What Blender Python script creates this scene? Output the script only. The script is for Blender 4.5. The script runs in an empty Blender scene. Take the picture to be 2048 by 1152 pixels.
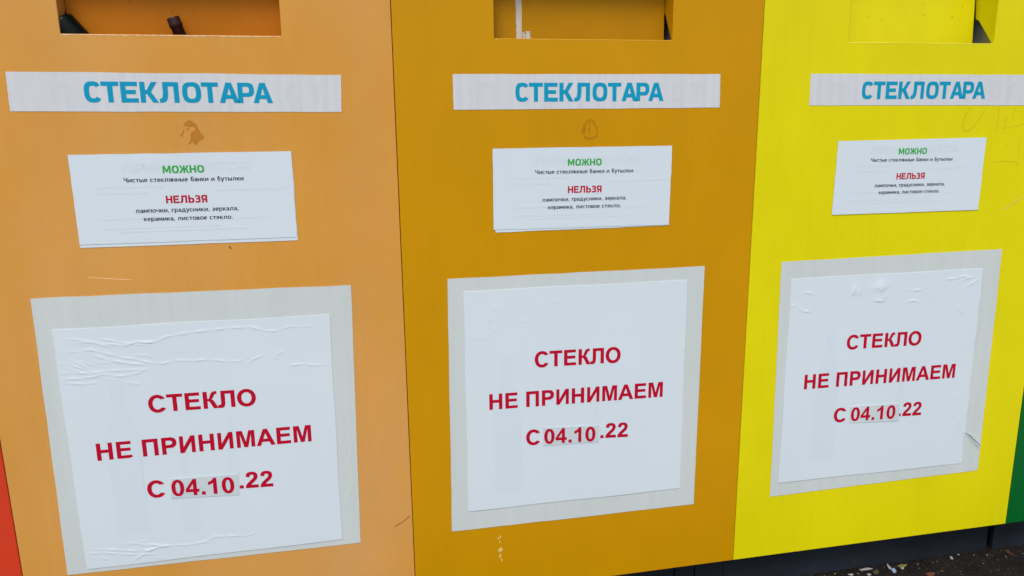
import bpy, bmesh, math, random
import numpy as np
from mathutils import Vector, Matrix
from mathutils.geometry import tessellate_polygon
random.seed(7)
S = bpy.context.scene
COL = S.collection

# ------------------------------------------------------------------ camera
YAW, PITCH, ROLL = 0.202092, 0.211767, -0.011451
cam_d = bpy.data.cameras.new('camera'); cam = bpy.data.objects.new('camera', cam_d); COL.objects.link(cam)
fw = Vector((math.sin(YAW)*math.cos(PITCH), math.cos(YAW)*math.cos(PITCH), -math.sin(PITCH)))
rt = Vector((math.cos(YAW), -math.sin(YAW), 0)); up = rt.cross(fw)
r2 = rt*math.cos(ROLL)+up*math.sin(ROLL); u2 = -rt*math.sin(ROLL)+up*math.cos(ROLL)
M = Matrix((r2, u2, -fw)).transposed().to_4x4(); M.translation = Vector((0.7977, -1.7976, 1.3404))
cam.matrix_world = M
cam_d.sensor_width = 36; cam_d.lens = 1535.33/2048*36
cam_d.clip_start = 0.02; cam_d.clip_end = 2000
S.camera = cam

# ------------------------------------------------------------------ light
EL, AZ = math.radians(58), math.radians(200)      # high cloud-veiled sun, in front of the containers
w = bpy.data.worlds.new('World'); S.world = w; w.use_nodes = True
wn = w.node_tree.nodes; bg = wn['Background']
sky = wn.new('ShaderNodeTexSky'); sky.sky_type = 'NISHITA'; sky.sun_disc = False
sky.sun_elevation = EL; sky.sun_rotation = AZ; sky.air_density = 1.0; sky.dust_density = 3.0; sky.ozone_density = 1.0
w.node_tree.links.new(sky.outputs[0], bg.inputs[0]); bg.inputs[1].default_value = 0.11
sd = bpy.data.lights.new('sun', 'SUN'); sun = bpy.data.objects.new('sun', sd); COL.objects.link(sun)
sd.energy = 1.4; sd.angle = math.radians(24); sd.color = (1, .96, .9)
sv = Vector((math.sin(AZ)*math.cos(EL), math.cos(AZ)*math.cos(EL), math.sin(EL)))
sun.rotation_euler = sv.to_track_quat('Z', 'Y').to_euler()
S.view_settings.view_transform = 'Standard'; S.view_settings.look = 'None'
S.view_settings.exposure = 0.58; S.view_settings.gamma = 1

# ------------------------------------------------------------------ materials
def mat(name, color, rough=.5, spec=.5, streak=0, blotch=0, specks=0, bump=0, metallic=0, streak_scale=90, chalk=0, sspread=.0):
    m = bpy.data.materials.new(name); m.use_nodes = True
    nt = m.node_tree; N = nt.nodes; L = nt.links; b = N['Principled BSDF']
    b.inputs['Base Color'].default_value = (*color, 1); b.inputs['Roughness'].default_value = rough
    b.inputs['Specular IOR Level'].default_value = spec; b.inputs['Metallic'].default_value = metallic
    geo = N.new('ShaderNodeNewGeometry'); col = None
    def noise(scale, detail=3, vec=(1, 1, 1), rough_=.5):
        mp = N.new('ShaderNodeMapping'); mp.inputs['Scale'].default_value = vec
        L.new(geo.outputs['Position'], mp.inputs[0])
        n = N.new('ShaderNodeTexNoise'); n.inputs['Scale'].default_value = scale
        n.inputs['Detail'].default_value = detail; n.inputs['Roughness'].default_value = rough_
        L.new(mp.outputs[0], n.inputs['Vector']); return n.outputs['Fac']
    def remap(x, a, b_, c, d):
        r = N.new('ShaderNodeMapRange'); L.new(x, r.inputs[0])
        for i, v in enumerate((a, b_, c, d)): r.inputs[i+1].default_value = v
        return r.outputs[0]
    def mul(a, b_):
        r = N.new('ShaderNodeMath'); r.operation = 'MULTIPLY'
        L.new(a, r.inputs[0]); L.new(b_, r.inputs[1]); return r.outputs[0]
    f = None
    if streak:
        f = remap(noise(streak_scale, 4, (1, 1, .03)), .3, .7, 1-streak, 1+streak)
    if blotch:
        g = remap(noise(4, 5, (1, 1, .6), .6), .3, .7, 1-blotch, 1+blotch); f = mul(f, g) if f else g
    if specks:
        g = remap(noise(130, 2, (1, 1, .8), .4), .70, .76, 1, 1-specks); f = mul(f, g) if f else g
    src = None
    if f:
        mx = N.new('ShaderNodeMix'); mx.data_type = 'RGBA'; mx.blend_type = 'MULTIPLY'; mx.inputs[0].default_value = 1
        mx.inputs[6].default_value = (*color, 1); L.new(f, mx.inputs[7]); src = mx.outputs[2]
    if chalk:                                       # sun-faded, chalky paint in drifting patches
        cf = remap(noise(2.2, 4, (1, 1, .5), .55), .35, .75, 0, chalk)
        mx = N.new('ShaderNodeMix'); mx.data_type = 'RGBA'; L.new(cf, mx.inputs[0])
        if src: L.new(src, mx.inputs[6])
        else: mx.inputs[6].default_value = (*color, 1)
        mx.inputs[7].default_value = (.62, .5, .4, 1); src = mx.outputs[2]
    if src: L.new(src, b.inputs['Base Color'])
    if bump:
        h = noise(6, 3); bp = N.new('ShaderNodeBump'); bp.inputs['Strength'].default_value = bump
        bp.inputs['Distance'].default_value = .004; L.new(h, bp.inputs['Height']); L.new(bp.outputs[0], b.inputs['Normal'])
        rr = remap(noise(14, 4), .3, .7, rough-.05, rough+.07); L.new(rr, b.inputs['Roughness'])
    return m

def paint(name, c, sp=.4, **k): return mat(name, c, .36, sp, streak=.012, blotch=.05, specks=.12, bump=.12, **k)
P_RED = paint('red_paint', (.63, .042, .010))
P_ORANGE = paint('orange_paint', (.645, .296, .036), chalk=.18)
P_INNER = mat('slot_shaded_orange_paint', (.56, .180, .008), .5, .12, blotch=.10, specks=.25, bump=.12)  # darker, redder orange: slot shade put into the colour; specks are grime
O_INNER = mat('slot_shaded_ochre_paint', (.47, .215, .0004), .5, .12, blotch=.10, specks=.25, bump=.12)  # ochre deepened to carry the slot's shade in its colour
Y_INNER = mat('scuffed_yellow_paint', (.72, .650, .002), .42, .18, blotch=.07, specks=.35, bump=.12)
P_OCHRE = paint('ochre_paint', (.56, .27, .0005), .15)
P_YELLOW = paint('yellow_paint', (.72, .650, .002), .18)
P_GREEN = paint('green_paint', (.001, .117, .018), .2)
PAPER = mat('white_paper', (.64, .73, .775), .5, .4, blotch=.012)
STRIPP = mat('label_vinyl', (.615, .645, .66), .42, .4, streak=.055, blotch=.02, streak_scale=70)
BACKP = mat('aged_poster_vinyl', (.575, .63, .61), .42, .4, streak=.024, blotch=.02, streak_scale=50)
GHOST = mat('show_through_print', (.62, .708, .753), .5, .4)
GHOSTB = mat('show_through_picture', (.622, .716, .764), .5, .4)
GHOSTS = mat('old_strip_print', (.602, .631, .646), .42, .4)
BLUE = mat('blue_print', (.003, .305, .49), .45, .15, blotch=.04)
REDP = mat('red_print', (.47, .002, .024), .45, .15, blotch=.03)
GREENP = mat('green_print', (.03, .38, .05), .45, .2)
BLACKP = mat('black_print', (.025, .03, .05), .5, .2)
PATCH = mat('grey_patch_paper', (.567, .645, .665), .5, .4, blotch=.06)
PLINTH = mat('dark_plinth_metal', (.016, .020, .028), .5, .4, blotch=.35, specks=-1.2, bump=.1)
CABIN = mat('dark_cabinet_steel', (.05, .05, .052), .6, .3, blotch=.2)
GREYIN = mat('grey_inner_steel', (.36, .35, .30), .6, .3, blotch=.15)
TAPE = mat('torn_white_tape', (.58, .53, .42), .7, .3, streak=.15, blotch=.12)

def glass(name, c):
    m = bpy.data.materials.new(name); m.use_nodes = True; b = m.node_tree.nodes['Principled BSDF']
    b.inputs['Base Color'].default_value = (*c, 1); b.inputs['Roughness'].default_value = .22
    b.inputs['Specular IOR Level'].default_value = .07; b.inputs['Transmission Weight'].default_value = .1
    return m
G_DARK = glass('dark_green_glass', (.003, .005, .004)); G_BROWN = glass('brown_glass', (.035, .008, .006))

# ------------------------------------------------------------------ builders
def link(name, verts, faces, m, parent=None, origin=(0, 0, 0), smooth=False):
    me = bpy.data.meshes.new(name)
    me.from_pydata([(v[0]-origin[0], v[1]-origin[1], v[2]-origin[2]) for v in verts], [], faces)
    me.materials.append(m); me.update()
    if smooth: me.polygons.foreach_set('use_smooth', [True]*len(me.polygons))
    o = bpy.data.objects.new(name, me); COL.objects.link(o)
    if parent: o.parent = parent
    else: o.location = origin
    return o
def tag(o, label=None, cat=None, group=None, kind=None):
    if label: o['label'] = label
    if cat: o['category'] = cat
    if group: o['group'] = group
    if kind: o['kind'] = kind
    return o
class MB:
    def __init__(s): s.v = []; s.f = []
    def box(s, x0, x1, y0, y1, z0, z1):
        n = len(s.v); s.v += [(x, y, z) for x in (x0, x1) for y in (y0, y1) for z in (z0, z1)]
        s.f += [tuple(n+i for i in q) for q in ((0,1,3,2),(4,6,7,5),(0,4,5,1),(2,3,7,6),(0,2,6,4),(1,5,7,3))]
    def loops(s, rings, closed=True):                # rings of equal length, bridged
        n = len(s.v); k = len(rings[0])
        for r in rings: s.v += r
        for a in range(len(rings)-1):
            for i in range(k):
                j = (i+1) % k
                s.f.append((n+a*k+i, n+a*k+j, n+(a+1)*k+j, n+(a+1)*k+i))
    def prism(s, poly, y0, y1):                      # polygon in xz, front at y0, back at y1
        n = len(s.v); k = len(poly)
        s.v += [(p[0], y0, p[1]) for p in poly]+[(p[0], y1, p[1]) for p in poly]
        tr = tessellate_polygon([[Vector((p[0], p[1], 0)) for p in poly]])
        area = sum(poly[i-1][0]*poly[i][1]-poly[i][0]*poly[i-1][1] for i in range(k))
        for t in tr:
            a, b, c = [poly[i] for i in t]
            cr = (b[0]-a[0])*(c[1]-a[1])-(b[1]-a[1])*(c[0]-a[0])
            t = t if cr > 0 else t[::-1]
            s.f.append(tuple(n+i for i in t)); s.f.append(tuple(n+k+i for i in t[::-1]))
        for i in range(k):
            j = (i+1) % k
            s.f.append((n+i, n+k+i, n+k+j, n+j) if area > 0 else (n+i, n+j, n+k+j, n+k+i))
    def ribbon(s, pts, w, y0, y1, wob=0):            # thin mark along a polyline
        for a, b in zip(pts, pts[1:]):
            d = Vector(b)-Vector(a); nrm = Vector((-d.y, d.x)).normalized()*w/2
            e = d.normalized()*w*.2
            q = [Vector(a)-e-nrm, Vector(b)+e-nrm*.8, Vector(b)+e+nrm*.8, Vector(a)-e+nrm]
            s.prism([tuple(x) for x in q], y0, y1); y0 -= .00002
    def build(s, name, m, parent=None, origin=(0, 0, 0), smooth=False):
        return link(name, s.v, s.f, m, parent, origin, smooth)
ZG = .0225                                            # survey height of the ground in the measured coordinates
def rnd_rect(x0, x1, z0, z1): return [(x0, z0), (x1, z0), (x1, z1), (x0, z1)]

# ------------------------------------------------------------------ lettering outlines
def sup(cx, cy, rx, ry, a0, a1, n=20, e=2.0):
    o = []
    for i in range(n+1):
        t = math.radians(a0+(a1-a0)*i/n); c, s_ = math.cos(t), math.sin(t)
        o.append((cx+rx*math.copysign(abs(c)**(2/e), c), cy+ry*math.copysign(abs(s_)**(2/e), s_)))
    return o
def ell(cx, cy, rx, ry, e=2.0, n=36): return sup(cx, cy, rx, ry, 0, 360, n, e)[:-1]
GA = {  # upright bold grotesque, cap height 1466: advance, contours
'Н': (1479, [[(150,0),(150,1466),(446,1466),(446,889),(1026,889),(1026,1466),(1322,1466),(1322,0),(1026,0),(1026,641),(446,641),(446,0)]]),
'Е': (1366, [[(149,0),(149,1466),(1236,1466),(1236,1218),(445,1218),(445,893),(1181,893),(1181,646),(445,646),(445,247),(1264,247),(1264,0)]]),
'Т': (1251, [[(479,0),(479,1218),(44,1218),(44,1466),(1209,1466),(1209,1218),(775,1218),(775,0)]]),
'П': (1472, [[(150,0),(150,1466),(1322,1466),(1322,0),(1026,0),(1026,1218),(446,1218),(446,0)]]),
'И': (1474, [[(147,0),(147,1466),(423,1466),(423,490),(1017,1466),(1321,1466),(1321,0),(1045,0),(1045,956),(451,0)]]),
'М': (1706, [[(145,0),(145,1466),(588,1466),(854,466),(1117,1466),(1561,1466),(1561,0),(1286,0),(1286,1154),(995,0),(710,0),(420,1154),(420,0)]]),
'А': (1479, [[(0,0),(571,1466),(884,1466),(1471,0),(1149,0),(1021,333),(435,333),(314,0)],[(526,580),(925,580),(724,1124)]]),
'Р': (1366, [[(149,0),(149,1466),(624,1466)]+sup(800,1010,470,456,88,-88,20,2.2)+[(750,553),(445,553),(445,0)],[(445,1218),(445,802)]+sup(690,1010,275,208,-90,90,14,2.2)]),
'О': (1593, [ell(797,720,712,772,2.1),ell(797,720,405,515,2.1)]),
'С': (1420, [sup(760,722,672,770,33,328,34,2.1)+sup(760,722,372,515,318,46,30,2.1)]),
'К': (1237, [[(150,0),(150,1466),(446,1466),(446,848),(530,838),(575,795),(640,680+300),(760,1290),(860,1420),(1000,1474),(1180,1468),(1180,1250),(1090,1248),(1020,1220),(970,1130),(900,960),(830,855),(740,790),(850,750),(930,650),(1250,0),(905,0),(690,470),(620,600),(560,645),(446,652),(446,0)]]),
'Л': (1420, [[(1310,1466),(1310,0),(1014,0),(1014,1218),(560,1218),(560,700),(545,330),(480,90),(340,-15),(180,-20),(10,-5),(10,225),(120,225),(210,245),(255,330),(265,560),(268,1466)]]),
'0': (1139, [ell(569,725,485,747,2.2),ell(569,725,198,515,2.2)]),
'1': (1139, [[(806,0),(525,0),(525,1060),(390,950),(138,850),(138,1105),(330,1190),(500,1330),(578,1474),(806,1474)]]),
'2': (1139, [[(1025,262),(1025,0),(36,0),(52,149),(145,360),(380,620),(600,820),(690,950),(715,1050),(690,1160),(640,1215),(550,1240),(450,1215),(395,1150),(370,1015),(88,1043),(125,1240),(220,1380),(370,1455),(557,1474),(760,1445),(900,1360),(975,1240),(1000,1078),(970,910),(880,740),(700,540),(530,390),(465,310),(440,262)]]),
'4': (1139, [[(636,0),(636,295),(36,295),(36,541),(672,1472),(908,1472),(908,542),(1090,542),(1090,295),(908,295),(908,0)],[(636,542),(636,1044),(299,542)]]),
'.': (569, [[(147,0),(147,281),(428,281),(428,0)]]),
' ': (569, [])}
def D(w, cs): return (w, cs)
GD = {  # squarish rounded bold of the heading strips, cap height 86
'С': D(68, [sup(32,43,32,43.5,36,324,32,2.7)+sup(33,43,15.5,28,316,44,26,2.7)]),
'Т': D(73, [[(23.5,0),(23.5,70),(0,70),(0,86),(65,86),(65,70),(41.5,70),(41.5,0)]]),
'Е': D(74, [[(0,0),(0,86),(63,86),(63,70),(18,70),(18,51.5),(56,51.5),(56,36),(18,36),(18,16),(64,16),(64,0)]]),
'К': D(73, [[(0,0),(0,86),(18,86),(18,52),(26,52),(45,86),(65,86),(40,45),(67,0),(46,0),(26,36),(18,36),(18,0)]]),
'Л': D(90, [[(75,86),(75,0),(57,0),(57,70),(33,70),(33,42),(30,18),(23,5),(12,0),(0,0),(0,15),(7,16),(12,22),(15,44),(15,86)]]),
'О': D(79, [ell(36,43,36,43.5,2.8),ell(36,43,18,28,2.8)]),
'А': D(74, [[(0,0),(27,86),(48,86),(76,0),(57,0),(51.5,18),(24,18),(18.5,0)],[(28.5,33),(47,33),(37.8,65)]]),
'Р': D(62, [[(0,0),(0,86),(34,86)]+sup(37,56.5,27,29.5,85,-85,18,2.7)+[(34,27),(18,27),(18,0)],[(18,71),(18,42)]+sup(34,56.5,12.5,14.5,-90,90,12,2.7)]),
'П': D(80, [[(0,0),(0,86),(68,86),(68,0),(50,0),(50,70),(18,70),(18,0)]]),
'И': D(80, [[(0,0),(0,86),(17,86),(17,29),(51,86),(68,86),(68,0),(51,0),(51,57),(17,0)]]),
'Н': D(80, [[(0,0),(0,86),(18,86),(18,51),(50,51),(50,86),(68,86),(68,0),(50,0),(50,35),(18,35),(18,0)]]),
'М': D(95, [[(0,0),(0,86),(20,86),(41,36),(62,86),(82,86),(82,0),(65,0),(65,52),(48,14),(34,14),(17,52),(17,0)]]),
'Ж': D(108, [[(41,0),(41,37),(35,37),(18,0),(-2,0),(22,45),(0,86),(19,86),(35,52),(41,52),(41,86),(58,86),(58,52),(64,52),(80,86),(99,86),(77,45),(101,0),(81,0),(64,37),(58,37),(58,0)]]),
'Ь': D(72, [[(0,0),(0,86),(18,86),(18,56),(34,56)]+sup(36,28,27,28,85,-90,18,2.7),[(18,41),(33,41)]+sup(33,28,12,13,85,-85,12,2.7)+[(18,15)]]),
'З': D(70, [[(4,80),(14,85),(30,86),(50,82),(58,73),(59,60),(56,51),(48,45),(57,40),(61,30),(60,16),(52,5),(34,-1),(14,0),(2,5),(5,20),(18,15),(32,15),(42,20),(43,30),(38,37),(30,37.5),(16,37.5),(16,51.5),(30,51.5),(38,54),(41,61),(38,69),(30,71),(18,70),(7,66)]]),
'Я': D(68, [[(64,0),(64,86),(30,86)]+sup(28,57,27,29,95,225,14,2.7)+[(20,34),(0,0),(20,0),(34,29),(46,29),(46,0)],[(46,71),(46,43),(31,43)]+sup(31,57,12,14,265,95,12,2.7)]),
'Ю': D(105, [[(0,0),(0,86),(18,86),(18,51),(31,51)]+sup(66,43,32,43.5,165,-165,34,2.7)+[(31,35),(18,35),(18,0)],ell(66,43,15,28,2.7)]),
':': D(30, [[(0,8),(0,27),(19,27),(19,8)],[(0,50),(0,69),(19,69),(19,50)]])}
GL = dict(GD)     # small print: low letters drawn to the same height
GL.update({
'г': D(58, [[(0,0),(0,86),(52,86),(52,70),(18,70),(18,0)]]),
'ч': D(76, [[(46,0),(46,34),(22,34),(6,42),(0,56),(0,86),(18,86),(18,58),(24,50),(46,50),(46,86),(64,86),(64,0)]]),
'Ч': D(90, [[(56,0),(56,47),(27,47),(8,57),(0,76),(0,120),(19,120),(19,80),(27,65),(56,65),(56,120),(75,120),(75,0)]]),
'ы': D(96, [[[(0,0),(0,86),(18,86),(18,56),(32,56)]+sup(34,28,25,28,85,-90,14,2.7),[(18,41),(32,41)]+sup(32,28,10,13,85,-85,10,2.7)+[(18,15)]], [[(66,0),(66,86),(84,86),(84,0)]]]),
'в': D(72, [[(0,0),(0,86),(36,86),(54,80),(58,64),(54,50),(46,45),(58,38),(62,24),(56,6),(38,0)],[(18,71),(34,71),(40,64),(34,53),(18,53)],[(18,38),(36,38),(44,27),(36,15),(18,15)]]),
'д': D(84, [[(0,-18),(0,16),(8,16),(16,40),(18,86),(66,86),(66,16),(76,16),(76,-18),(60,-18),(60,0),(16,0),(16,-18)],[(27,16),(48,16),(48,70),(34,70),(33,45)]]),
'у': D(74, [[(6,-32),(4,-16),(14,-17),(22,-10),(26,0),(0,86),(20,86),(36,26),(52,86),(71,86),(42,-10),(32,-26),(18,-33)]]),
'б': D(76, [[(56,127),(57,111),(34,106),(24,96),(22,80)]+sup(36,41,31,42,115,-175,26,2.3)+[(3,60),(4,85),(10,108),(22,120),(36,125)],ell(36,41,13,26,2.3,20)]),
'а': D(70, [[(4,80),(16,86),(34,87),(50,82),(58,70),(60,54),(60,0),(44,0),(42,8),(30,0),(16,-1),(4,6),(0,22),(4,40),(16,49),(42,52),(42,60),(38,70),(28,72),(10,66)],[(42,38),(42,24),(34,16),(24,14),(18,20),(19,30),(26,36)]]),
'е': D(74, [sup(33,43,32,44,5,305,28,2.4)+[(44,20),(32,15),(22,20),(18,36),(64,36)],[(18,50),(22,66),(32,72),(43,67),(47,50)]]),
'р': D(74, [[(0,-32),(0,86),(16,86),(18,78),(28,86)]+sup(36,43,28,44,95,-95,20,2.4)+[(28,0),(18,8),(18,-32)],ell(35,43,14,28,2.4,18)]),
',': D(30, [[(2,-16),(6,0),(4,0),(4,18),(22,18),(22,0),(13,-16)]]), '.': D(28, [[(4,0),(4,18),(22,18),(22,0)]]), ' ': D(46, [])})
for c_ in 'истклнопмзяьж': GL[c_] = GD[c_.upper()]
def line_geo(F, text, cap):
    """outline contours of a line in font units + its ink extent"""
    x = 0; out = []
    for i_, ch in enumerate(text):
        adv, cs = F[ch]
        if F is GD and text[i_:i_+2] in ('ТА', 'СТ', 'ОТ'): adv -= 3
        if cs:
            if ch == ':':
                for c in cs: out.append([[(x+p[0], p[1]) for p in c]])
            elif isinstance(cs[0][0], list):
                for g_ in cs: out.append([[(x+p[0], p[1]) for p in c] for c in g_])
            else: out.append([[(x+p[0], p[1]) for p in c] for c in cs])
        x += adv
    xs = [p[0] for g in out for c in g for p in c]
    return out, min(xs), max(xs)
def fatten(g, d):
    # widen the strokes of one glyph (outer contour grows, holes shrink)
    res = []
    for ci, c in enumerate(g):
        ar = sum(c[i-1][0]*c[i][1]-c[i][0]*c[i-1][1] for i in range(len(c)))
        sg = (1 if ar > 0 else -1)*(1 if ci == 0 else -1); o = []
        for i in range(len(c)):
            a, b, e = Vector(c[i-1]), Vector(c[i]), Vector(c[(i+1) % len(c)])
            u, v = (b-a), (e-b)
            if u.length < 1e-6 or v.length < 1e-6: o.append(c[i]); continue
            u.normalize(); v.normalize(); n1 = Vector((u.y, -u.x)); n2 = Vector((v.y, -v.x)); m = n1+n2
            if m.length < .3: o.append(c[i]); continue
            m = m/max(m.dot(n1), .5); o.append((b.x+m.x*d*sg, b.y+m.y*d*sg))
        res.append(o)
    return res
def letter(mb, F, cap, text, xl, zl, xr, zr, h, yfun, part=slice(None), bold=0):
    """set a line between two baseline ends, capital height h, lying on the sheet y = yfun(x, z)"""
    gl, a, b = line_geo(F, text, cap); sl = (zr-zl)/(xr-xl)
    for g in gl[part]:
        if bold: g = fatten(g, bold)
        polys = [[Vector((*p, 0)) for p in c] for c in g]
        tr = tessellate_polygon(polys); flat = [p for c in g for p in c]; n = len(mb.v)
        for px, py in flat:
            x = xl+(px-a)/(b-a)*(xr-xl); z = zl+(x-xl)*sl+py/cap*h
            mb.v.append((x, yfun(x, z), z))
        for t in tr:
            A, B, C_ = [flat[i] for i in t]
            cr = (B[0]-A[0])*(C_[1]-A[1])-(B[1]-A[1])*(C_[0]-A[0])
            t = t if cr > 0 else t[::-1]
            mb.f.append(tuple(n+i for i in t))
# ------------------------------------------------------------------ ground
def ground_mat():
    m = bpy.data.materials.new('dark_dirty_asphalt'); m.use_nodes = True; nt = m.node_tree; N = nt.nodes; L = nt.links
    b = N['Principled BSDF']; b.inputs['Roughness'].default_value = .9; b.inputs['Specular IOR Level'].default_value = .1
    geo = N.new('ShaderNodeNewGeometry')
    n1 = N.new('ShaderNodeTexNoise'); n1.inputs['Scale'].default_value = 9; n1.inputs['Detail'].default_value = 6
    n2 = N.new('ShaderNodeTexVoronoi'); n2.inputs['Scale'].default_value = 160
    n3 = N.new('ShaderNodeTexNoise'); n3.inputs['Scale'].default_value = 240; n3.inputs['Detail'].default_value = 3
    for n in (n1, n2, n3): L.new(geo.outputs['Position'], n.inputs['Vector'])
    cr = N.new('ShaderNodeValToRGB'); e = cr.color_ramp.elements
    e[0].position = .3; e[0].color = (.005, .004, .0035, 1); e[1].position = .75; e[1].color = (.022, .018, .016, 1)
    mx = N.new('ShaderNodeMath'); mx.operation = 'MULTIPLY_ADD'; mx.inputs[1].default_value = .45
    L.new(n3.outputs['Fac'], mx.inputs[0]); sc = N.new('ShaderNodeMath'); sc.operation = 'MULTIPLY'; sc.inputs[1].default_value = .6
    L.new(n1.outputs['Fac'], sc.inputs[0]); L.new(sc.outputs[0], mx.inputs[2]); L.new(mx.outputs[0], cr.inputs[0])
    L.new(cr.outputs[0], b.inputs['Base Color'])
    bp = N.new('ShaderNodeBump'); bp.inputs['Strength'].default_value = .8; bp.inputs['Distance'].default_value = .004
    L.new(n2.outputs['Distance'], bp.inputs['Height']); L.new(bp.outputs[0], b.inputs['Normal'])
    return m
g = MB(); g.v = [(-900, -900, 0), (900, -900, 0), (900, 900, 0), (-900, 900, 0)]; g.f = [(0, 1, 2, 3)]
tag(g.build('ground', ground_mat()), kind='structure')
g = MB(); g.box(-14, 16, -5.5, -.42, -.02, .006)  # unseen slab, added to bounce fill light onto the lower panels
tag(g.build('bounce_slab', mat('bounce_slab_grey', (.20, .19, .18), .9, .2, blotch=.15, specks=.2)), kind='structure')

# ------------------------------------------------------------------ containers
ZB, ZT, DEP = .1235, 1.93, .85                       # panel bottom, top, cabinet depth
SX0, SX1, SZ0, SZ1 = .2300, .6645, 1.5295, 1.83      # the throw-in slot
BACK = .060                                          # depth of the sheet behind the slot
def rect_ring(x0, x1, z0, z1, y): return [(x0, y, z0), (x1, y, z0), (x1, y, z1), (x0, y, z1)]
def container(k, label, m, seams, plinth, slot=(SX0, SX1), flap=None, back=BACK, lean=.012, top=SZ1, inner=None):
    SZ1 = top  # unseen slot top, set low on orange and ochre to shade the inside
    """seams: x of the left edge (bottom, top) and of the right edge, measured from k*0.9"""
    ox = k*.9
    root = bpy.data.objects.new('recycling_container', None); COL.objects.link(root); root.location = (ox, 0, 0)
    root.empty_display_size = .2
    tag(root, label, 'container', 'colour-coded recycling containers')
    (lb, lt), (rb, rt_) = seams; gp = .0007; lb += gp; lt += gp; rb -= gp; rt_ -= gp
    def ring(i, y):
        return [(lb+i, y, ZB+i), (rb-i, y, ZB+i), (rt_-i, y, ZT-i), (lt+i, y, ZT-i)]
    s0, s1 = slot
    def hole(i, y): return rect_ring(s0-i, s1+i, SZ0-i, SZ1+i, y)
    r = .0016; p = MB()
    rings = [ring(0, .026)]
    for t in range(5):
        a = t/4*math.pi/2; rings.append(ring(r*(1-math.cos(a)), r*(1-math.sin(a))))
    for t in range(5):
        a = t/4*math.pi/2; rings.append(hole(r*(1-math.sin(a)), r*(1-math.cos(a))))
    rings.append(hole(0, .010))
    p.loops(rings); p.build('front_panel', m, root)
    # slot: back sheet and the two triangular cheeks
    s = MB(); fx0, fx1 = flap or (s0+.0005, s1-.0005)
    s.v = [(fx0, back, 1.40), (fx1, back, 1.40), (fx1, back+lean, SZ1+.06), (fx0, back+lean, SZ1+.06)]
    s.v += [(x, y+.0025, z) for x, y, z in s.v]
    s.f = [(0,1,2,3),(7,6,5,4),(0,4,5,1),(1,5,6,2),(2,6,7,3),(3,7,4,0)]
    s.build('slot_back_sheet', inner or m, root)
    for sx, d in ((s0, -1), (s1, 1)):
        c = MB(); xa, xb = (sx-.0035, sx-.0005) if d < 0 else (sx+.0005, sx+.0035)
        yb = back-.001
        tri = [(.0105, SZ0+.004), (yb+.001, SZ0+.064), (yb+.013, SZ0+.070), (yb+.020+max(lean, 0), SZ1+.03), (.0105, SZ1+.03)]
        c.v = [(xa, y, z) for y, z in tri]+[(xb, y, z) for y, z in tri]
        c.f = [(4,3,2,1,0),(5,6,7,8,9)]+[(i, (i+1) % 5, (i+1) % 5+5, i+5) for i in range(5)]
        c.build('slot_cheek', m, root)
        st = MB(); xs = (s0-.030, s0-.022) if d < 0 else (s1+.020, s1+.028)
        st.box(xs[0], xs[1], .028, .12, 1.38, SZ1+.05); st.build('inner_stiffener', GREYIN, root)
    # cabinet shell
    c = MB(); t = .002; x0, x1 = .006, .894
    c.box(x0, x0+t, .0275, DEP, ZB+.002, ZT-.003); c.box(x1-t, x1, .0275, DEP, ZB+.002, ZT-.003)
    c.box(x0+t, x1-t, DEP-t, DEP, ZB+.002, ZT-.003); c.box(x0+t, x1-t, .0275, DEP-t, ZT-.006, ZT-.003)
    c.box(x0+t, x1-t, .0275, DEP-t, ZB+.002, ZB+.004)
    c.build('cabinet', CABIN, root)
    rf = MB(); rf.box(.002, .898, -.012, DEP+.01, ZT+.001, ZT+.022); rf.build('roof', CABIN, root)
    pl = MB()
    for a, b in plinth: pl.box(a, b, .060, .075, -.02, ZB+.001)
    pl.box(.02, .88, .10, DEP-.05, -.02, ZB+.001)
    pl.build('plinth', PLINTH, root)
    return root

WHOLE = [(.001, .899)]
red = container(-1, 'bright red container cut off at the left edge of the photo', P_RED, ((.002, .002), (.0017, -.006+.9-.9)) if 0 else ((.0, .0), (.9017, .8930)), WHOLE)
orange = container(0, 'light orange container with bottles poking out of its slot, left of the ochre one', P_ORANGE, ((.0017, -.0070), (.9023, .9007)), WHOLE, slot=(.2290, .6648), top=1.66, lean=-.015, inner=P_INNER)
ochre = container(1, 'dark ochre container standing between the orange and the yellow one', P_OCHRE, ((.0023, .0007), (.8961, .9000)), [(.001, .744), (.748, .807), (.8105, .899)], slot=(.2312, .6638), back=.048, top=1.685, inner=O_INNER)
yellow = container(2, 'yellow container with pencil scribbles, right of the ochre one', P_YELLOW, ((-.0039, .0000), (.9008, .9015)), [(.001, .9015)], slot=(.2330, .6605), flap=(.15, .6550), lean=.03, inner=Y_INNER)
green = container(3, 'dark green container cut off at the right edge of the photo', P_GREEN, ((.0008, .0015), (.9, .9)), [(.0240, .899)])

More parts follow.
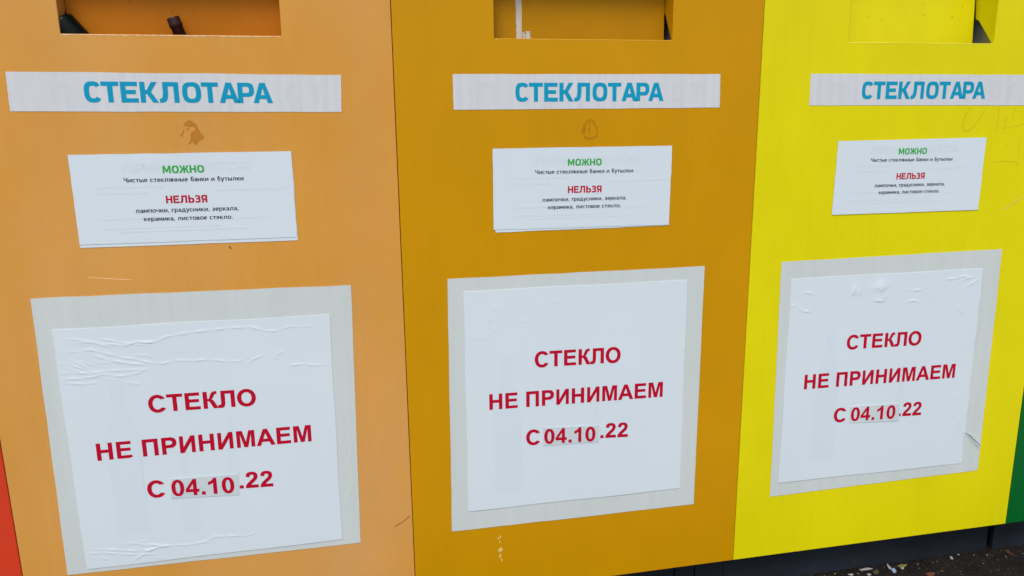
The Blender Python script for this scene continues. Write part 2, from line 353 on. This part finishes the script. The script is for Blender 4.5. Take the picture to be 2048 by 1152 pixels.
# ---- marks on the paint (parts of their container)
R_OR = mat('orange_glue_residue', (.57, .225, .016), .5, .3, blotch=.25)
R_OC = mat('ochre_glue_residue', (.48, .215, .0004), .5, .15, blotch=.2)
def zz(pts): return [(a, b-ZG) for a, b in pts]
r = MB()
r.prism([(.453,1.3430),(.4475,1.3400),(.449,1.3450),(.453,1.3500),(.4605,1.3540),(.4665,1.3520),(.4745,1.3450),(.478,1.3345),(.4835,1.3250),(.488,1.3175),(.485,1.3140),(.4775,1.3105),(.473,1.3030),(.468,1.3015),(.465,1.3065),(.461,1.3080),(.457,1.3020),(.4545,1.3040),(.459,1.3100),(.4605,1.3150),(.4605,1.3225),(.4630,1.3290),(.4695,1.3320),(.4725,1.3380),(.464,1.3410),(.457,1.3390)], -.0003, .0005)
r.prism([(.446,1.3350),(.4485,1.3310),(.4455,1.3240),(.4415,1.3185),(.4395,1.3220),(.4435,1.3270)], -.0003, .0005)
r.prism([(.4525,1.3365),(.459,1.3370),(.4588,1.3330),(.4535,1.3330)], -.0003, .0005)
r.build('glue_residue', R_OR, orange)
r = MB()
for line, wd in (([(.441,1.3155),(.4455,1.3315),(.4525,1.3420),(.460,1.3470),(.467,1.3440),(.474,1.3340),(.480,1.3205),(.4775,1.3085),(.4715,1.3045)], .0055),
             ([(.460,1.3445),(.4595,1.3275),(.4600,1.3125)], .004), ([(.449,1.3365),(.448,1.3225),(.445,1.3125)], .005), ([(.447,1.3055),(.457,1.3015),(.469,1.3035)], .0065)):
    r.ribbon(line, wd, -.0003, .0004)
r.build('glue_residue', R_OC, ochre)
random.seed(23)
def chip_highlight_edge(c, x0, x1, m, keep, hmax):  # real chips on orange; painted lip highlight on ochre and yellow
    q = MB(); x = x0
    while x < x1:
        l = random.uniform(.004, .018); e = min(x+l, x1)
        if True:
            a, b = random.uniform(.15, 1)*hmax, random.uniform(.15, 1)*hmax; t = SZ0-.0016
            q.prism([(x, t-a*.5), ((x+e)/2, t-a), (e, t-b*.5), (e, t), (x, t)], -.0003, .0005)
        x = e
    q.build('chip_highlight_edge', m, c)
chip_highlight_edge(orange, .231, .662, mat('chipped_pale_edge', (.70, .60, .46), .6, .3, blotch=.3), .85, .0020)
chip_highlight_edge(ochre, .234, .660, mat('ochre_edge_highlight', (.66, .40, .06), .5, .3, blotch=.2), .7, .0014)  # bevel highlight of the ochre lip, painted as a paler strip
chip_highlight_edge(yellow, .236, .657, mat('yellow_edge_highlight', (.78, .72, .20), .5, .3, blotch=.2), .6, .0013)  # light catching the yellow lip, painted as a paler strip
PALE = mat('bare_scratch', (.80, .50, .22), .5, .4, blotch=.3); DARKS = mat('dark_scrape', (.23, .085, .012), .6, .3, blotch=.4)
FLECK = mat('pale_flecks', (.85, .66, .25), .5, .4, blotch=.2); PENC = mat('pencil_mark', (.56, .49, .008), .6, .3, blotch=.4)
r = MB(); r.ribbon(zz([(.2226,1.0434),(.250,1.0400),(.280,1.0365),(.3088,1.0344)]), .0016, -.0003, .0004); r.build('paint_scratch', PALE, orange)
r = MB(); r.ribbon(zz([(.856,.368),(.868,.374),(.880,.380),(.8955,.3935)]), .0020, -.0003, .0004)
r.build('dark_scrape', DARKS, orange); r = MB(); r.ribbon(zz([(.520,1.099),(.5225,1.094)]), .004, -.0003, .0004); r.build('dark_scrape', DARKS, orange)
r = MB()
for i in range(17):
    z = .308-.075*random.random(); x = .2258+random.gauss(0, .0022)
    if .281 < z < .288: continue
    a = random.uniform(.5, 1.3)
    r.prism([(x, z-ZG), (x+.0022*a, z-.001-ZG), (x+.0026*a, z+.005*a-ZG), (x+.0008, z+.0075*a-ZG)], -.0003-.00001*i, .0004)
r.build('paint_flecks', FLECK, ochre)
r = MB()
for i, pts in enumerate(([(.61,1.369),(.598,1.346),(.592,1.324),(.596,1.31),(.605,1.305),(.62,1.311),(.638,1.33),(.656,1.364)], [(.701,1.367),(.7,1.335),(.698,1.3)], [(.725,1.345),(.724,1.322),(.725,1.295)], [(.716,1.311),(.75,1.316),(.784,1.322)],
            [(.778,1.283),(.778,1.247),(.78,1.208)], [(.699,1.22),(.725,1.224),(.764,1.223),(.78,1.218)], [(.748,1.365),(.747,1.33)], [(.74,1.275),(.722,1.252),(.715,1.235)])):
    r = MB(); r.ribbon(pts, .0013 if i < 4 else .0009, -.0003-.00003*i, .0004); r.build('pencil_scribble', PENC, yellow)
r = MB(); r.ribbon(([(.754,1.092),(.781,1.108),(.814,1.127),(.85,1.15)]), .0026, -.0003, .0004)
r.build('paint_scratch', mat('dull_scratch', (.60,.54,.10), .6, .3, blotch=.4), yellow)

# ------------------------------------------------------------------ stuck-on papers
def bil(q, u, v):                                     # quad TL TR BR BL -> point
    (ax, az), (bx, bz), (cx, cz), (dx, dz) = q
    return ((ax*(1-u)+bx*u)*(1-v)+(dx*(1-u)+cx*u)*v, (az*(1-u)+bz*u)*(1-v)+(dz*(1-u)+cz*u)*v)
def flat_sheet(name, k, quad, m, y, back, label=None, cat=None, group=None, parent=None, origin=None, wav=.0):
    q = zz(quad); n = 12; mb = MB()
    ox = k*.9; og = origin or (ox+(q[3][0]+q[2][0])/2, -back, min(q[2][1], q[3][1]))
    edge = [bil(q, i/n, 0) for i in range(n)]+[bil(q, 1, i/n) for i in range(n)]+[bil(q, 1-i/n, 1) for i in range(n)]+[bil(q, 0, 1-i/n) for i in range(n)]
    ed = [(a+random.gauss(0, wav), b+random.gauss(0, wav)) for a, b in edge][::-1]
    mb.prism([(a+ox, b) for a, b in ed], -y, -back)
    o = mb.build(name, m, parent, og)
    if label: tag(o, label, cat, group)
    return o, og
def sub(name, mb, m, parent, og, k):
    mb.v = [(x+k*.9, y, z) for x, y, z in mb.v]
    return mb.build(name, m, parent, og)
NAMES = ['light orange', 'dark ochre', 'yellow']

STRIP = [[(.1177,1.4769),(.7858,1.4707),(.7823,1.391),(.1153,1.3975)], [(.1337,1.4732),(.7916,1.474),(.7929,1.3944),(.1338,1.3935)], [(.1362,1.4755),(.7952,1.4725),(.7972,1.3934),(.1370,1.3976)]]
TXT = [(.2605,1.4155,.6366,1.4118,.0415), (.2797,1.4117,.6446,1.4115,.0415), (.2835,1.4131,.6505,1.4124,.0425)]
for k in range(3):
    o, og = flat_sheet('label_strip', k, STRIP[k], STRIPP, .0007, .0002, 'long white strip reading СТЕКЛОТАРА in blue on the %s container' % NAMES[k], 'label', 'blue heading strips', wav=.0003)
    mb = MB(); a = TXT[k]; letter(mb, GD, 86, 'СТЕКЛОТАРА', a[0], a[1]-ZG, a[2], a[3]-ZG, a[4], lambda x, z: -.0011, bold=1.1)
    sub('lettering', mb, BLUE, o, og, k)
    for t, xa, xb in (('П', .195, .232), ('С', .665, .697), ('Т', .715, .748)):
        mb = MB(); letter(mb, GD, 86, t, xa, 1.410-ZG, xb, 1.410-ZG, .043, lambda x, z: -.00085); sub('old_print', mb, GHOSTS, o, og, k)

CARD = [[(.2137,1.3073),(.6678,1.3074),(.6675,1.1145),(.2140,1.1160)], [(.2233,1.3049),(.6713,1.3043),(.6688,1.1094),(.2226,1.1130)], [(.2263,1.3081),(.6696,1.3105),(.6692,1.117),(.2238,1.1174)]]
UNDER = [[(.2145,1.300),(.6682,1.300),(.6688,1.1072),(.2143,1.1087)], [(.2270,1.300),(.6700,1.300),(.6690,1.1075),(.2270,1.1065)], [(.2275,1.300),(.6680,1.303),(.6680,1.1180),(.2250,1.1180)]]
CT = [dict(dx=0, dz=0), dict(dx=.0085, dz=-.0040), dict(dx=.0082, dz=.0057)]
ghost_lines = [(.262,.40,1.237),(.50,.65,1.226),(.262,.36,1.2235),(.262,.41,1.168),(.545,.61,1.162),(.262,.505,1.1475),(.30,.57,1.140)]
for k in range(3):
    o, og = flat_sheet('sorting_card', k, CARD[k], PAPER, .0017, .0011, 'small white card listing allowed and forbidden glass on the %s container' % NAMES[k], 'card', 'sorting rule cards', wav=.0003)
    flat_sheet('under_sheet', k, UNDER[k], PAPER, .0009, .0002, parent=o, origin=og, wav=.0003)
    dx, dz = CT[k]['dx'], CT[k]['dz']-ZG; Y = lambda x, z: -.0021
    mb = MB(); letter(mb, GD, 86, 'МОЖНО', .3975+dx, 1.2650+dz, .4818+dx, 1.2648+dz, .0158, Y, bold=.8); sub('heading', mb, GREENP, o, og, k)
    mb = MB(); letter(mb, GD, 86, 'НЕЛЬЗЯ', .3978+dx, 1.2001+dz, .4825+dx, 1.1996+dz, .0162, Y, bold=.8); sub('heading', mb, REDP, o, og, k)
    for t, xl, zl, xr, zr in (('Чистые стеклянные банки и бутылки', .317, 1.2472, .5625, 1.2457), ('лампочки, градусники, зеркала,', .3335, 1.1808, .5465, 1.1802), ('керамика, листовое стекло.', .3485, 1.1626, .5325, 1.1614)):
        mb = MB(); letter(mb, GL, 86, t, xl+dx, zl+dz, xr+dx, zr+dz, .0069, Y); sub('rules_text', mb, BLACKP, o, og, k)
    mb = MB(); letter(mb, GD, 86, 'ПРИНИМАЮТСЯ:', .318+dx, 1.2690+dz, .578+dx, 1.2685+dz, .0185, lambda x, z: -.0019); sub('old_print', mb, GHOST, o, og, k)
    for a, b, z in ghost_lines:
        x = a; mb = MB()
        while x < b:
            l = random.uniform(.006, .02); mb.prism(rnd_rect(x+dx, min(x+l, b)+dx, z+dz-.0015, z+dz+.0025), -.0019, -.0016); x += l+.004
        sub('old_print', mb, GHOST, o, og, k)

BIG = [[(.1025,1.0033),(.7818,.9966),(.7693,.3348),(.0949,.3389)], [(.1085,.9991),(.7708,.9986),(.768,.334),(.101,.3358)], [(.0879,.9987),(.7641,1.0034),(.7746,.3371),(.0984,.3297)]]
INN = [[(.1358,.9305),(.7287,.9288),(.7247,.3503),(.1381,.3485)], [(.1464,.9663),(.7241,.9643),(.725,.3865),(.1451,.3881)], [(.1187,.9516),(.7079,.9508),(.7141,.3659),(.1204,.3698)]]
CREASE = [[[(.155,.887),(.189,.881),(.227,.871),(.257,.866),(.272,.859),(.305,.869),(.337,.866),(.37,.877),(.419,.883),(.469,.886),(.514,.888),(.552,.887),(.576,.877),(.602,.874),(.636,.883),(.688,.88),(.723,.891)],[(.136,.859),(.178,.855),(.206,.858),(.239,.846),(.27,.835),(.301,.828),(.332,.817),(.356,.814),(.381,.82),(.421,.816),(.454,.817),(.487,.81),(.52,.808),(.542,.817),(.564,.827)],[(.175,.879),(.211,.874),(.241,.864),(.264,.858)],[(.137,.832),(.163,.827),(.185,.815),(.211,.804),(.243,.806),(.29,.804),(.314,.805)],[(.135,.806),(.172,.807),(.218,.8),(.265,.791),(.302,.797),(.331,.812)],[(.136,.794),(.178,.792),(.234,.797)],[(.204,.849),(.242,.83),(.284,.82),(.323,.813)],[(.621,.788),(.656,.79),(.69,.785),(.726,.786)],[(.592,.806),(.606,.819),(.619,.825)],[(.532,.797),(.55,.81),(.581,.821)],[(.298,.873),(.321,.865),(.357,.869)],[(.22,.883),(.251,.876),(.289,.865)],[(.161,.839),(.186,.823),(.2,.813)],[(.142,.785),(.188,.779),(.216,.781)],[(.137,.377),(.17,.374),(.218,.364),(.268,.355),(.311,.364),(.37,.359),(.405,.362),(.428,.373),(.502,.367),(.556,.378)],[(.14,.364),(.177,.364),(.217,.354),(.267,.347),(.309,.344)],[(.229,.384),(.269,.372),(.311,.366)],[(.235,.329),(.267,.35),(.294,.361),(.328,.362)],[(.248,.367),(.284,.352)]],
[[(.37,.904),(.39,.904)],[(.217,.894),(.243,.898)],[(.207,.867),(.216,.871)],[(.713,.762),(.731,.762)],[(.715,.73),(.727,.725)],[(.216,.844),(.236,.837)],[(.287,.86),(.309,.861)],[(.172,.827),(.198,.82)]],
[[(.587,.904),(.615,.903),(.643,.909),(.681,.905)],[(.631,.893),(.662,.903),(.692,.906)],[(.656,.875),(.683,.89),(.707,.903)],[(.149,.884),(.168,.89),(.185,.884)],[(.123,.853),(.14,.861)],[(.141,.849),(.163,.838),(.181,.836)],[(.631,.837),(.648,.812),(.657,.796)],[(.475,.879),(.507,.877),(.52,.882)],[(.465,.845),(.496,.849),(.52,.841)],[(.678,.505),(.69,.464),(.717,.427)],[(.656,.578),(.668,.546),(.681,.501)]]]
FAT = [[], [], [[(.301,.886),(.33,.88)],[(.358,.891),(.388,.89),(.402,.877)],[(.398,.877),(.393,.861),(.392,.849)]]]
AMP = [.00070, .0006, .0010]
rc = random.Random(21)
for zc, zs_, x0, x1, nn in ((.845, .03, .15, .34, 16), (.80, .015, .14, .30, 8), (.36, .012, .15, .33, 9)):
    for _ in range(nn):               # fine short creases between the long ones
        x = rc.uniform(x0, x1-.03); z = rc.gauss(zc, zs_); l = rc.uniform(.02, .06); a = rc.uniform(-.35, .2)
        CREASE[0].append([(x, z), (x+l*.5, z+l*.5*a+rc.uniform(-.002, .002)), (x+l, z+l*a)])
rs = np.random.RandomState(3)
WAVES = [(rs.uniform(-25, 25, 2), rs.uniform(0, 6.28), rs.uniform(.5, 1)) for _ in range(14)]
def height(k, X, Z):
    """how far the sheet stands off its backing (metres)"""
    X = np.asarray(X, float); Z = np.asarray(Z, float)
    h = np.zeros_like(X)
    for (d, ph, a) in WAVES: h += a*.00009*np.sin(d[0]*X+d[1]*Z+ph+k)
    for fat, lines in ((0, CREASE[k]), (1, FAT[k])):
        for ci, pts in enumerate(lines):
            tot = sum(math.dist(a, b) for a, b in zip(pts, pts[1:])); run = 0
            best = np.zeros_like(X)
            for (ax, az), (bx, bz) in zip(pts, pts[1:]):
                L2 = (bx-ax)**2+(bz-az)**2; t = np.clip(((X-ax)*(bx-ax)+(Z-az)*(bz-az))/L2, 0, 1)
                dz_ = Z-(az+t*(bz-az)); d = np.hypot(X-(ax+t*(bx-ax)), dz_)
                s = (run+t*math.sqrt(L2))/tot; run += math.sqrt(L2)
                taper = np.clip(np.minimum(s, 1-s)*6, 0.15, 1)*(.65+.35*np.sin(s*tot*160+len(pts)))
                wd = .009 if fat else (.0015, .0026, .0017)[k]
                up_ = np.where(dz_ > 0, 2.2, 1.0)           # long upper flank, steep lower one
                best = np.maximum(best, taper*np.exp(-(d/(wd*up_))**2))
            h += best*(.0022 if fat else AMP[k]*(.5 if ci >= 19 and k == 0 else 1))
    return h
NOTE_Y = .0020
NT = [dict(a=(.314,.7234,.5485,.7209,.0405), b=(.1930,.6174,.6680,.6190,.0410), c=(.2902,.5142,.3275,.5130,.0415), d=(.3435,.5124,.4825,.5055,.0405), p=[(.3432,.5555),(.4942,.5526),(.4924,.4985),(.3396,.5064)], e=(.4954,.5145,.5715,.5120,.0405)),
      dict(a=(.3220,.7618,.5478,.7588,.0405), b=(.2046,.6595,.6660,.6550,.0405), c=(.2984,.5552,.3340,.5542,.0405), d=(.3458,.5542,.4825,.5488,.0400), p=[(.3438,.5984),(.4916,.5909),(.4922,.5451),(.3437,.5491)], e=(.4969,.5550,.5720,.5515,.0400)),
      dict(a=(.2995,.7455,.5325,.7428,.0400), b=(.1785,.6409,.6550,.6363,.0410), c=(.2775,.5357,.3150,.5345,.0405), d=(.3305,.5342,.4715,.5295,.0400), p=[(.3259,.5777),(.4828,.5726),(.4860,.5208),(.3290,.5288)], e=(.4825,.5344,.5570,.5319,.0400))]
LOOK = ['heavily creased', 'smooth flat', 'bubbled and torn-edged']
for k in range(3):
    bo, bog = flat_sheet('backing_poster', k, BIG[k], BACKP, .0008, .0002, 'large greyish square poster framing the notice on the %s container' % NAMES[k], 'poster', 'old square posters', wav=.0004)
    q = zz(INN[k]); n = (400, 200, 340)[k]
    U, V = np.meshgrid(np.linspace(0, 1, n+1), np.linspace(0, 1, n+1))
    X, Z = bil(q, U, V)
    if k == 2:                                              # the torn nick in the right edge
        X = X-.004*np.exp(-((Z-.424)/.02)**2)*(U**12)+.0010*np.sin(Z*60)*U**20
    X = X+.0006*np.sin(Z*23+k)*(U**16+(1-U)**16); Z = Z+.0006*np.sin(X*19+k)*(V**16+(1-V)**16)
    H = height(k, X, Z); Yv = -(NOTE_Y+H)
    ox = k*.9; og = (ox+.43, -.0008, float(Z.min()))
    verts = [(float(a)+ox, float(b), float(c)) for a, b, c in zip(X.ravel(), Yv.ravel(), Z.ravel())]
    faces = [(j*(n+1)+i, (j+1)*(n+1)+i, (j+1)*(n+1)+i+1, j*(n+1)+i+1) for j in range(n) for i in range(n)]
    # skirt: the paper's edge
    loop = [i for i in range(n)]+[j*(n+1)+n for j in range(n)]+[n*(n+1)+n-i for i in range(n)]+[(n-j)*(n+1) for j in range(n)]
    base = len(verts); verts += [(verts[i][0], -.00085, verts[i][2]) for i in loop]
    for a in range(len(loop)):
        b = (a+1) % len(loop); faces.append((loop[a], loop[b], base+b, base+a))
    o = link('notice_sheet', verts, faces, PAPER, None, og, smooth=True)
    try: o.data.set_sharp_from_angle(angle=math.radians(50))
    except Exception: pass
    tag(o, '%s white notice with red lettering on the %s container' % (LOOK[k], NAMES[k]), 'notice', 'red-lettered notices')
    yf = lambda x, z, k=k: -(NOTE_Y+float(height(k, x, z))+.0004)
    t = NT[k]
    for key, s, part_ in (('a', 'СТЕКЛО', slice(None)), ('b', 'НЕ ПРИНИМАЕМ', slice(0, 2)), ('b', 'НЕ ПРИНИМАЕМ', slice(2, None)), ('c', 'С', slice(None)), ('e', '.22', slice(None))):
        xl, zl, xr, zr, h = t[key]; mb = MB(); letter(mb, GA, 1466, s, xl, zl-ZG, xr, zr-ZG, h, yf, part_, 14); sub('lettering', mb, REDP, o, og, k)
    pq = zz(t['p']); mb = MB(); mb.prism([pq[3], pq[2], pq[1], pq[0]], -NOTE_Y-.0011, -NOTE_Y-.0003)
    po = sub('date_patch', mb, PATCH, o, og, k)
    mb = MB(); xl, zl, xr, zr, h = t['d']; letter(mb, GA, 1466, '04.10', xl, zl-ZG, xr, zr-ZG, h, lambda x, z: -NOTE_Y-.0014, bold=14)
    sub('lettering', mb, REDP, po, og, k)
    # old picture showing faintly through the sheet
    mb = MB()
    for (a, b, c, d) in ((.215,.285,.43,.80), (.47,.50,.55,.70), (.36,.40,.42,.62))[:(3, 2, 2)[k]]:
        w_ = b-a; pl = [(a, c), (b, c), (b, d-.13), (b-w_*.3, d-.07), (b-w_*.3, d), (a+w_*.3, d), (a+w_*.3, d-.07), (a, d-.13)]
        pl = zz(pl); n0 = len(mb.v); mb.v += [(x, yf(x, z)+.00025, z) for x, z in pl]
        for tri in tessellate_polygon([[Vector((x, z, 0)) for x, z in pl]]):
            A, B, C_ = [pl[i] for i in tri]
            if (B[0]-A[0])*(C_[1]-A[1])-(B[1]-A[1])*(C_[0]-A[0]) < 0: tri = tri[::-1]
            mb.f.append(tuple(n0+i for i in tri))
    sub('old_picture', mb, GHOSTB, o, og, k)
    if k == 2:                                              # peeled sliver of the poster's surface
        mb = MB(); mb.v = [(.711, -.0012, .4425), (.770, -.0050, .3925), (.7645, -.0100, .3985), (.728, -.0080, .4330)]; mb.f = [(0, 1, 2, 3)]
        sub('peeled_sliver', mb, PAPER, bo, bog, k)
    if k == 0:                                              # remains of the old picture on the poster's right border
        mb = MB(); mb.ribbon(([(.737,.594),(.748,.599),(.757,.590),(.759,.570),(.752,.545),(.745,.52),(.755,.50),(.759,.476),(.750,.45),(.737,.433)]), .004, -.0010, -.0006)
        mb.ribbon(([(.740,.575),(.750,.578)]), .005, -.0010, -.0006); mb.ribbon(([(.740,.555),(.748,.56)]), .005, -.0010, -.0006)
        sub('old_print', mb, mat('old_poster_print', (.615,.655,.62), .42, .4), bo, bog, k)

# ------------------------------------------------------------------ things in the slots
def lathe(prof, axis_o, axis_d, seg=28):
    d = Vector(axis_d).normalized(); a = d.orthogonal().normalized(); b = d.cross(a); mb = MB()
    mb.loops([[tuple(Vector(axis_o)+d*h+a*(r_*math.cos(t))+b*(r_*math.sin(t))) for t in [2*math.pi*i/seg for i in range(seg)]] for h, r_ in prof])
    return mb
DEPTH_S = .030
mouth = (.4425, DEPTH_S, 1.5672); dn = (.31, .04, -1.0)
pr = [(.010,.009),(.001,.0095),(0,.0105),(.001,.0122),(.003,.0128),(.012,.0130),(.014,.0135),(.018,.0132),(.019,.0122),(.06,.0128),(.085,.0140),(.11,.0185),(.135,.0245),(.155,.0265),(.26,.0265),(.268,.024),(.268,.002)]
og = Vector(mouth)+Vector(dn).normalized()*.268
b = lathe(pr, mouth, dn); o = b.build('glass_bottle', G_BROWN, None, tuple(og), smooth=True)
tag(o, 'brown glass bottle with its neck sticking up in the orange container slot', 'bottle', 'bottles left in the orange slot')
foil = MB(); foil = lathe([(-.0006,.0108),(-.0004,.0128),(.003,.0134),(.012,.0136),(.0135,.0141),(.0185,.0138),(.020,.0127)], mouth, dn)
fo = foil.build('neck_foil', mat('dark_red_foil', (.030,.008,.008), .45, .25, blotch=.3), o, tuple(og), smooth=True)
top = (.2215, .031, 1.5575); dn2 = (.62, .0, -.79)
pr2 = [(.012,.002),(.006,.018),(.001,.022),(0,.0245),(.002,.0265),(.006,.0275),(.13,.0275),(.155,.024),(.185,.0145),(.25,.0125),(.255,.0135),(.268,.0135),(.27,.011),(.262,.009)]
og = Vector(top)+Vector(dn2).normalized()*.27
o = lathe(pr2, top, dn2).build('glass_bottle', G_DARK, None, tuple(og), smooth=True)
tag(o, 'nearly black bottle lying tilted in the left corner of the orange slot', 'bottle', 'bottles left in the orange slot')
# white tape left on the back sheet of the ochre slot
tp = MB(); yb = -.0016
def ty(z): return .048+.012*(z-1.40)/(1.75-1.40)
pts = []
random.seed(11)
def strip(x0, x1, z0, z1, jag):
    n = 26; L_ = []; R_ = []
    for i in range(n+1):
        z = z0+(z1-z0)*i/n; L_.append((x0+random.gauss(0, jag), z)); R_.append((x1+random.gauss(0, jag), z))
    for i in range(n):
        b0 = len(tp.v)
        for (x, z), dy in ((L_[i], -.001), (R_[i], -.001), (R_[i+1], -.001), (L_[i+1], -.001), (L_[i], -.0001), (R_[i], -.0001), (R_[i+1], -.0001), (L_[i+1], -.0001)):
            tp.v.append((x, ty(z)+dy, z))
        tp.f += [(b0, b0+1, b0+2, b0+3), (b0, b0+3, b0+7, b0+4), (b0+1, b0+5, b0+6, b0+2)]
strip(1.1935, 1.2078, 1.50, 1.70, .0005)
strip(1.2092, 1.2150, 1.50, 1.5485, .0016); strip(1.2165, 1.2280, 1.50, 1.5515, .0012)
o = tp.build('tape_strip', TAPE, None, (1.205, .05, 1.50)); tag(o, 'torn white tape strip stuck on the sheet behind the ochre slot', 'tape')

# ------------------------------------------------------------------ litter along the foot of the containers
def flake(name, xy, outline, m, label, cat, rot=0, curl=.004, tilt=0, group=None, lift=.002):
    outline = [(x*.68*random.uniform(.8, 1.15), y*.62*random.uniform(.75, 1.2)) for x, y in outline]
    """thin curled piece: fan of rings so it can bend"""
    n = len(outline); vs = []; rings = (0, .5, 1)
    cz, sz = math.cos(rot), math.sin(rot)
    for rr in rings[1:]:
        for x, y in outline:
            x *= rr; y *= rr; d = math.hypot(x, y)
            z = lift+curl*(x/.02)**2*.5+tilt*y+random.uniform(0, .0012)
            vs.append((xy[0]+x*cz-y*sz, xy[1]+x*sz+y*cz, max(z, .0012)))
    c = len(vs); vs.append((xy[0], xy[1], lift)); fs = []
    for i in range(n):
        j = (i+1) % n; fs += [(c, i, j), (i, n+i, n+j, j)]
    k = len(vs); vs += [(a, b, z-.0007) for a, b, z in vs]; fs += [tuple(k+i for i in f[::-1]) for f in fs]
    for i in range(n):
        j = (i+1) % n; fs.append((n+i, k+n+i, k+n+j, n+j))
    o = link(name, vs, fs, m, None, (xy[0], xy[1], 0)); tag(o, label, cat, group); return o
def leaf(l, w_): return [(l*math.cos(t)*(1.15 if math.cos(t) > 0 else 1), w_*math.sin(t)*(1-.25*math.cos(t))) for t in [2*math.pi*i/14 for i in range(14)]]
def scrap(a, b, n=9): return [(a*math.cos(t)*random.uniform(.7, 1.15), b*math.sin(t)*random.uniform(.7, 1.15)) for t in [2*math.pi*i/n for i in range(n)]]
WL = mat('litter_white', (.27, .27, .27), .6, .3, blotch=.15); BL = mat('foil_blue', (.22, .27, .36), .3, .5, blotch=.6); YL = mat('leaf_yellow', (.17, .15, .04), .6, .3, blotch=.3)
OL = mat('leaf_orange', (.13, .035, .014), .6, .3, blotch=.3); BR = mat('leaf_brown', (.09, .035, .015), .7, .3, blotch=.3); GR = mat('leaf_green', (.06, .06, .02), .6, .3, blotch=.3); TN = mat('chip_tan', (.16, .14, .10), .7, .3, blotch=.3)
flake('paper_scrap', (2.338, .035), scrap(.008, .014), WL, 'upright torn white paper scrap leaning by the yellow plinth', 'litter', .3, .004, .9)
flake('foil_scrap', (2.340, .018), scrap(.016, .012), BL, 'crumpled bluish foil scrap on the ground in front of the yellow plinth', 'litter', .4, .008, .4)
flake('fallen_leaf', (2.382, .036), leaf(.022, .010), YL, 'yellowish leaf lying against the yellow plinth', 'leaf', .1, .004, .1)
flake('fallen_leaf', (2.432, -.022), leaf(.020, .012), OL, 'orange-red leaf at the bottom edge of the photo', 'leaf', .1, .006, .2)
flake('fallen_leaf', (2.755, .026), leaf(.020, .014), BR, 'brown leaf near the dark gap in the plinth', 'leaf', 1.2, .006, .3)
flake('fallen_leaf', (2.281, .022), leaf(.022, .011), GR, 'dull olive leaf left of the foil scrap', 'leaf', .7, .005, .1)
flake('paper_scrap', (2.268, .045), scrap(.036, .006, 11), WL, 'long thin white paper strip along the foot of the yellow plinth', 'litter', -.05, .001, .3)
flake('paper_scrap', (2.201, .030), scrap(.013, .006), WL, 'short white paper scrap farther left on the dark ground', 'litter', -.1, .003, .2)
flake('paper_scrap', (2.375, .026), scrap(.011, .006), WL, 'small white paper scrap beside the foil and yellow leaf', 'litter', .3, .004, .3)
flake('paper_scrap', (2.560, .040), scrap(.008, .008), WL, 'lone white paper chip at the right part of the yellow plinth', 'litter', .1, .004, .7)
flake('plastic_lid', (2.255, .018), scrap(.010, .007), WL, 'pale round plastic bit under the long paper strip', 'litter', 0, .003, .1)
chips = [(2.485,.031),(2.532,-.028),(2.507,-.032),(2.435,.034),(2.479,-.014),(2.691,.026),(2.798,.028),(2.615,.031),(2.73,.011),(2.158,.045),(2.122,.04),(2.64,.04),(2.47,.045)]
for i, xy in enumerate(chips):
    s = random.uniform(.003, .0075)
    flake('wood_chip', xy, scrap(s*1.3, s*.7, 7), [TN, TN, BR, TN, YL][i % 5], 'tiny pale chip among the dirt in front of the plinth', 'litter', random.uniform(0, 3), .003, random.uniform(-.3, .6), 'tiny chips in the dirt')
# grit: crumbs of soil, nobody could count them
gm = MB(); random.seed(5)
for i in range(5200):
    x = random.uniform(-1.2, 4.2); y = .055-abs(random.gauss(0, .10)) if random.random() < .75 else random.uniform(-1.2, .05)
    s = random.uniform(.0012, .0042); a = random.uniform(0, 6.28); n = len(gm.v)
    for j in range(4):
        t = a+j*1.57+random.uniform(-.4, .4); gm.v.append((x+s*math.cos(t)*random.uniform(.6, 1.3), y+s*math.sin(t)*random.uniform(.6, 1.3), random.uniform(.0005, .0015)))
    gm.v.append((x+random.uniform(-.3, .3)*s, y, s*random.uniform(.5, 1.1)))
    gm.f += [(n+j, n+(j+1) % 4, n+4) for j in range(4)]
def grit_mat():
    m = bpy.data.materials.new('soil_crumbs'); m.use_nodes = True; nt = m.node_tree; N = nt.nodes
    geo = N.new('ShaderNodeNewGeometry'); cr = N.new('ShaderNodeValToRGB'); e = cr.color_ramp.elements
    e[0].position = 0; e[0].color = (.010, .008, .006, 1); e[1].position = 1; e[1].color = (.30, .27, .20, 1)
    for p, c in ((.7, (.016, .011, .008, 1)), (.9, (.05, .030, .016, 1))):
        k = cr.color_ramp.elements.new(p); k.color = c
    nt.links.new(geo.outputs['Random Per Island'], cr.inputs[0]); nt.links.new(cr.outputs[0], N['Principled BSDF'].inputs['Base Color'])
    N['Principled BSDF'].inputs['Roughness'].default_value = .8
    return m
tag(gm.build('soil_crumbs', grit_mat()), 'fine dark soil crumbs and specks scattered along the plinth', 'dirt', kind='stuff')
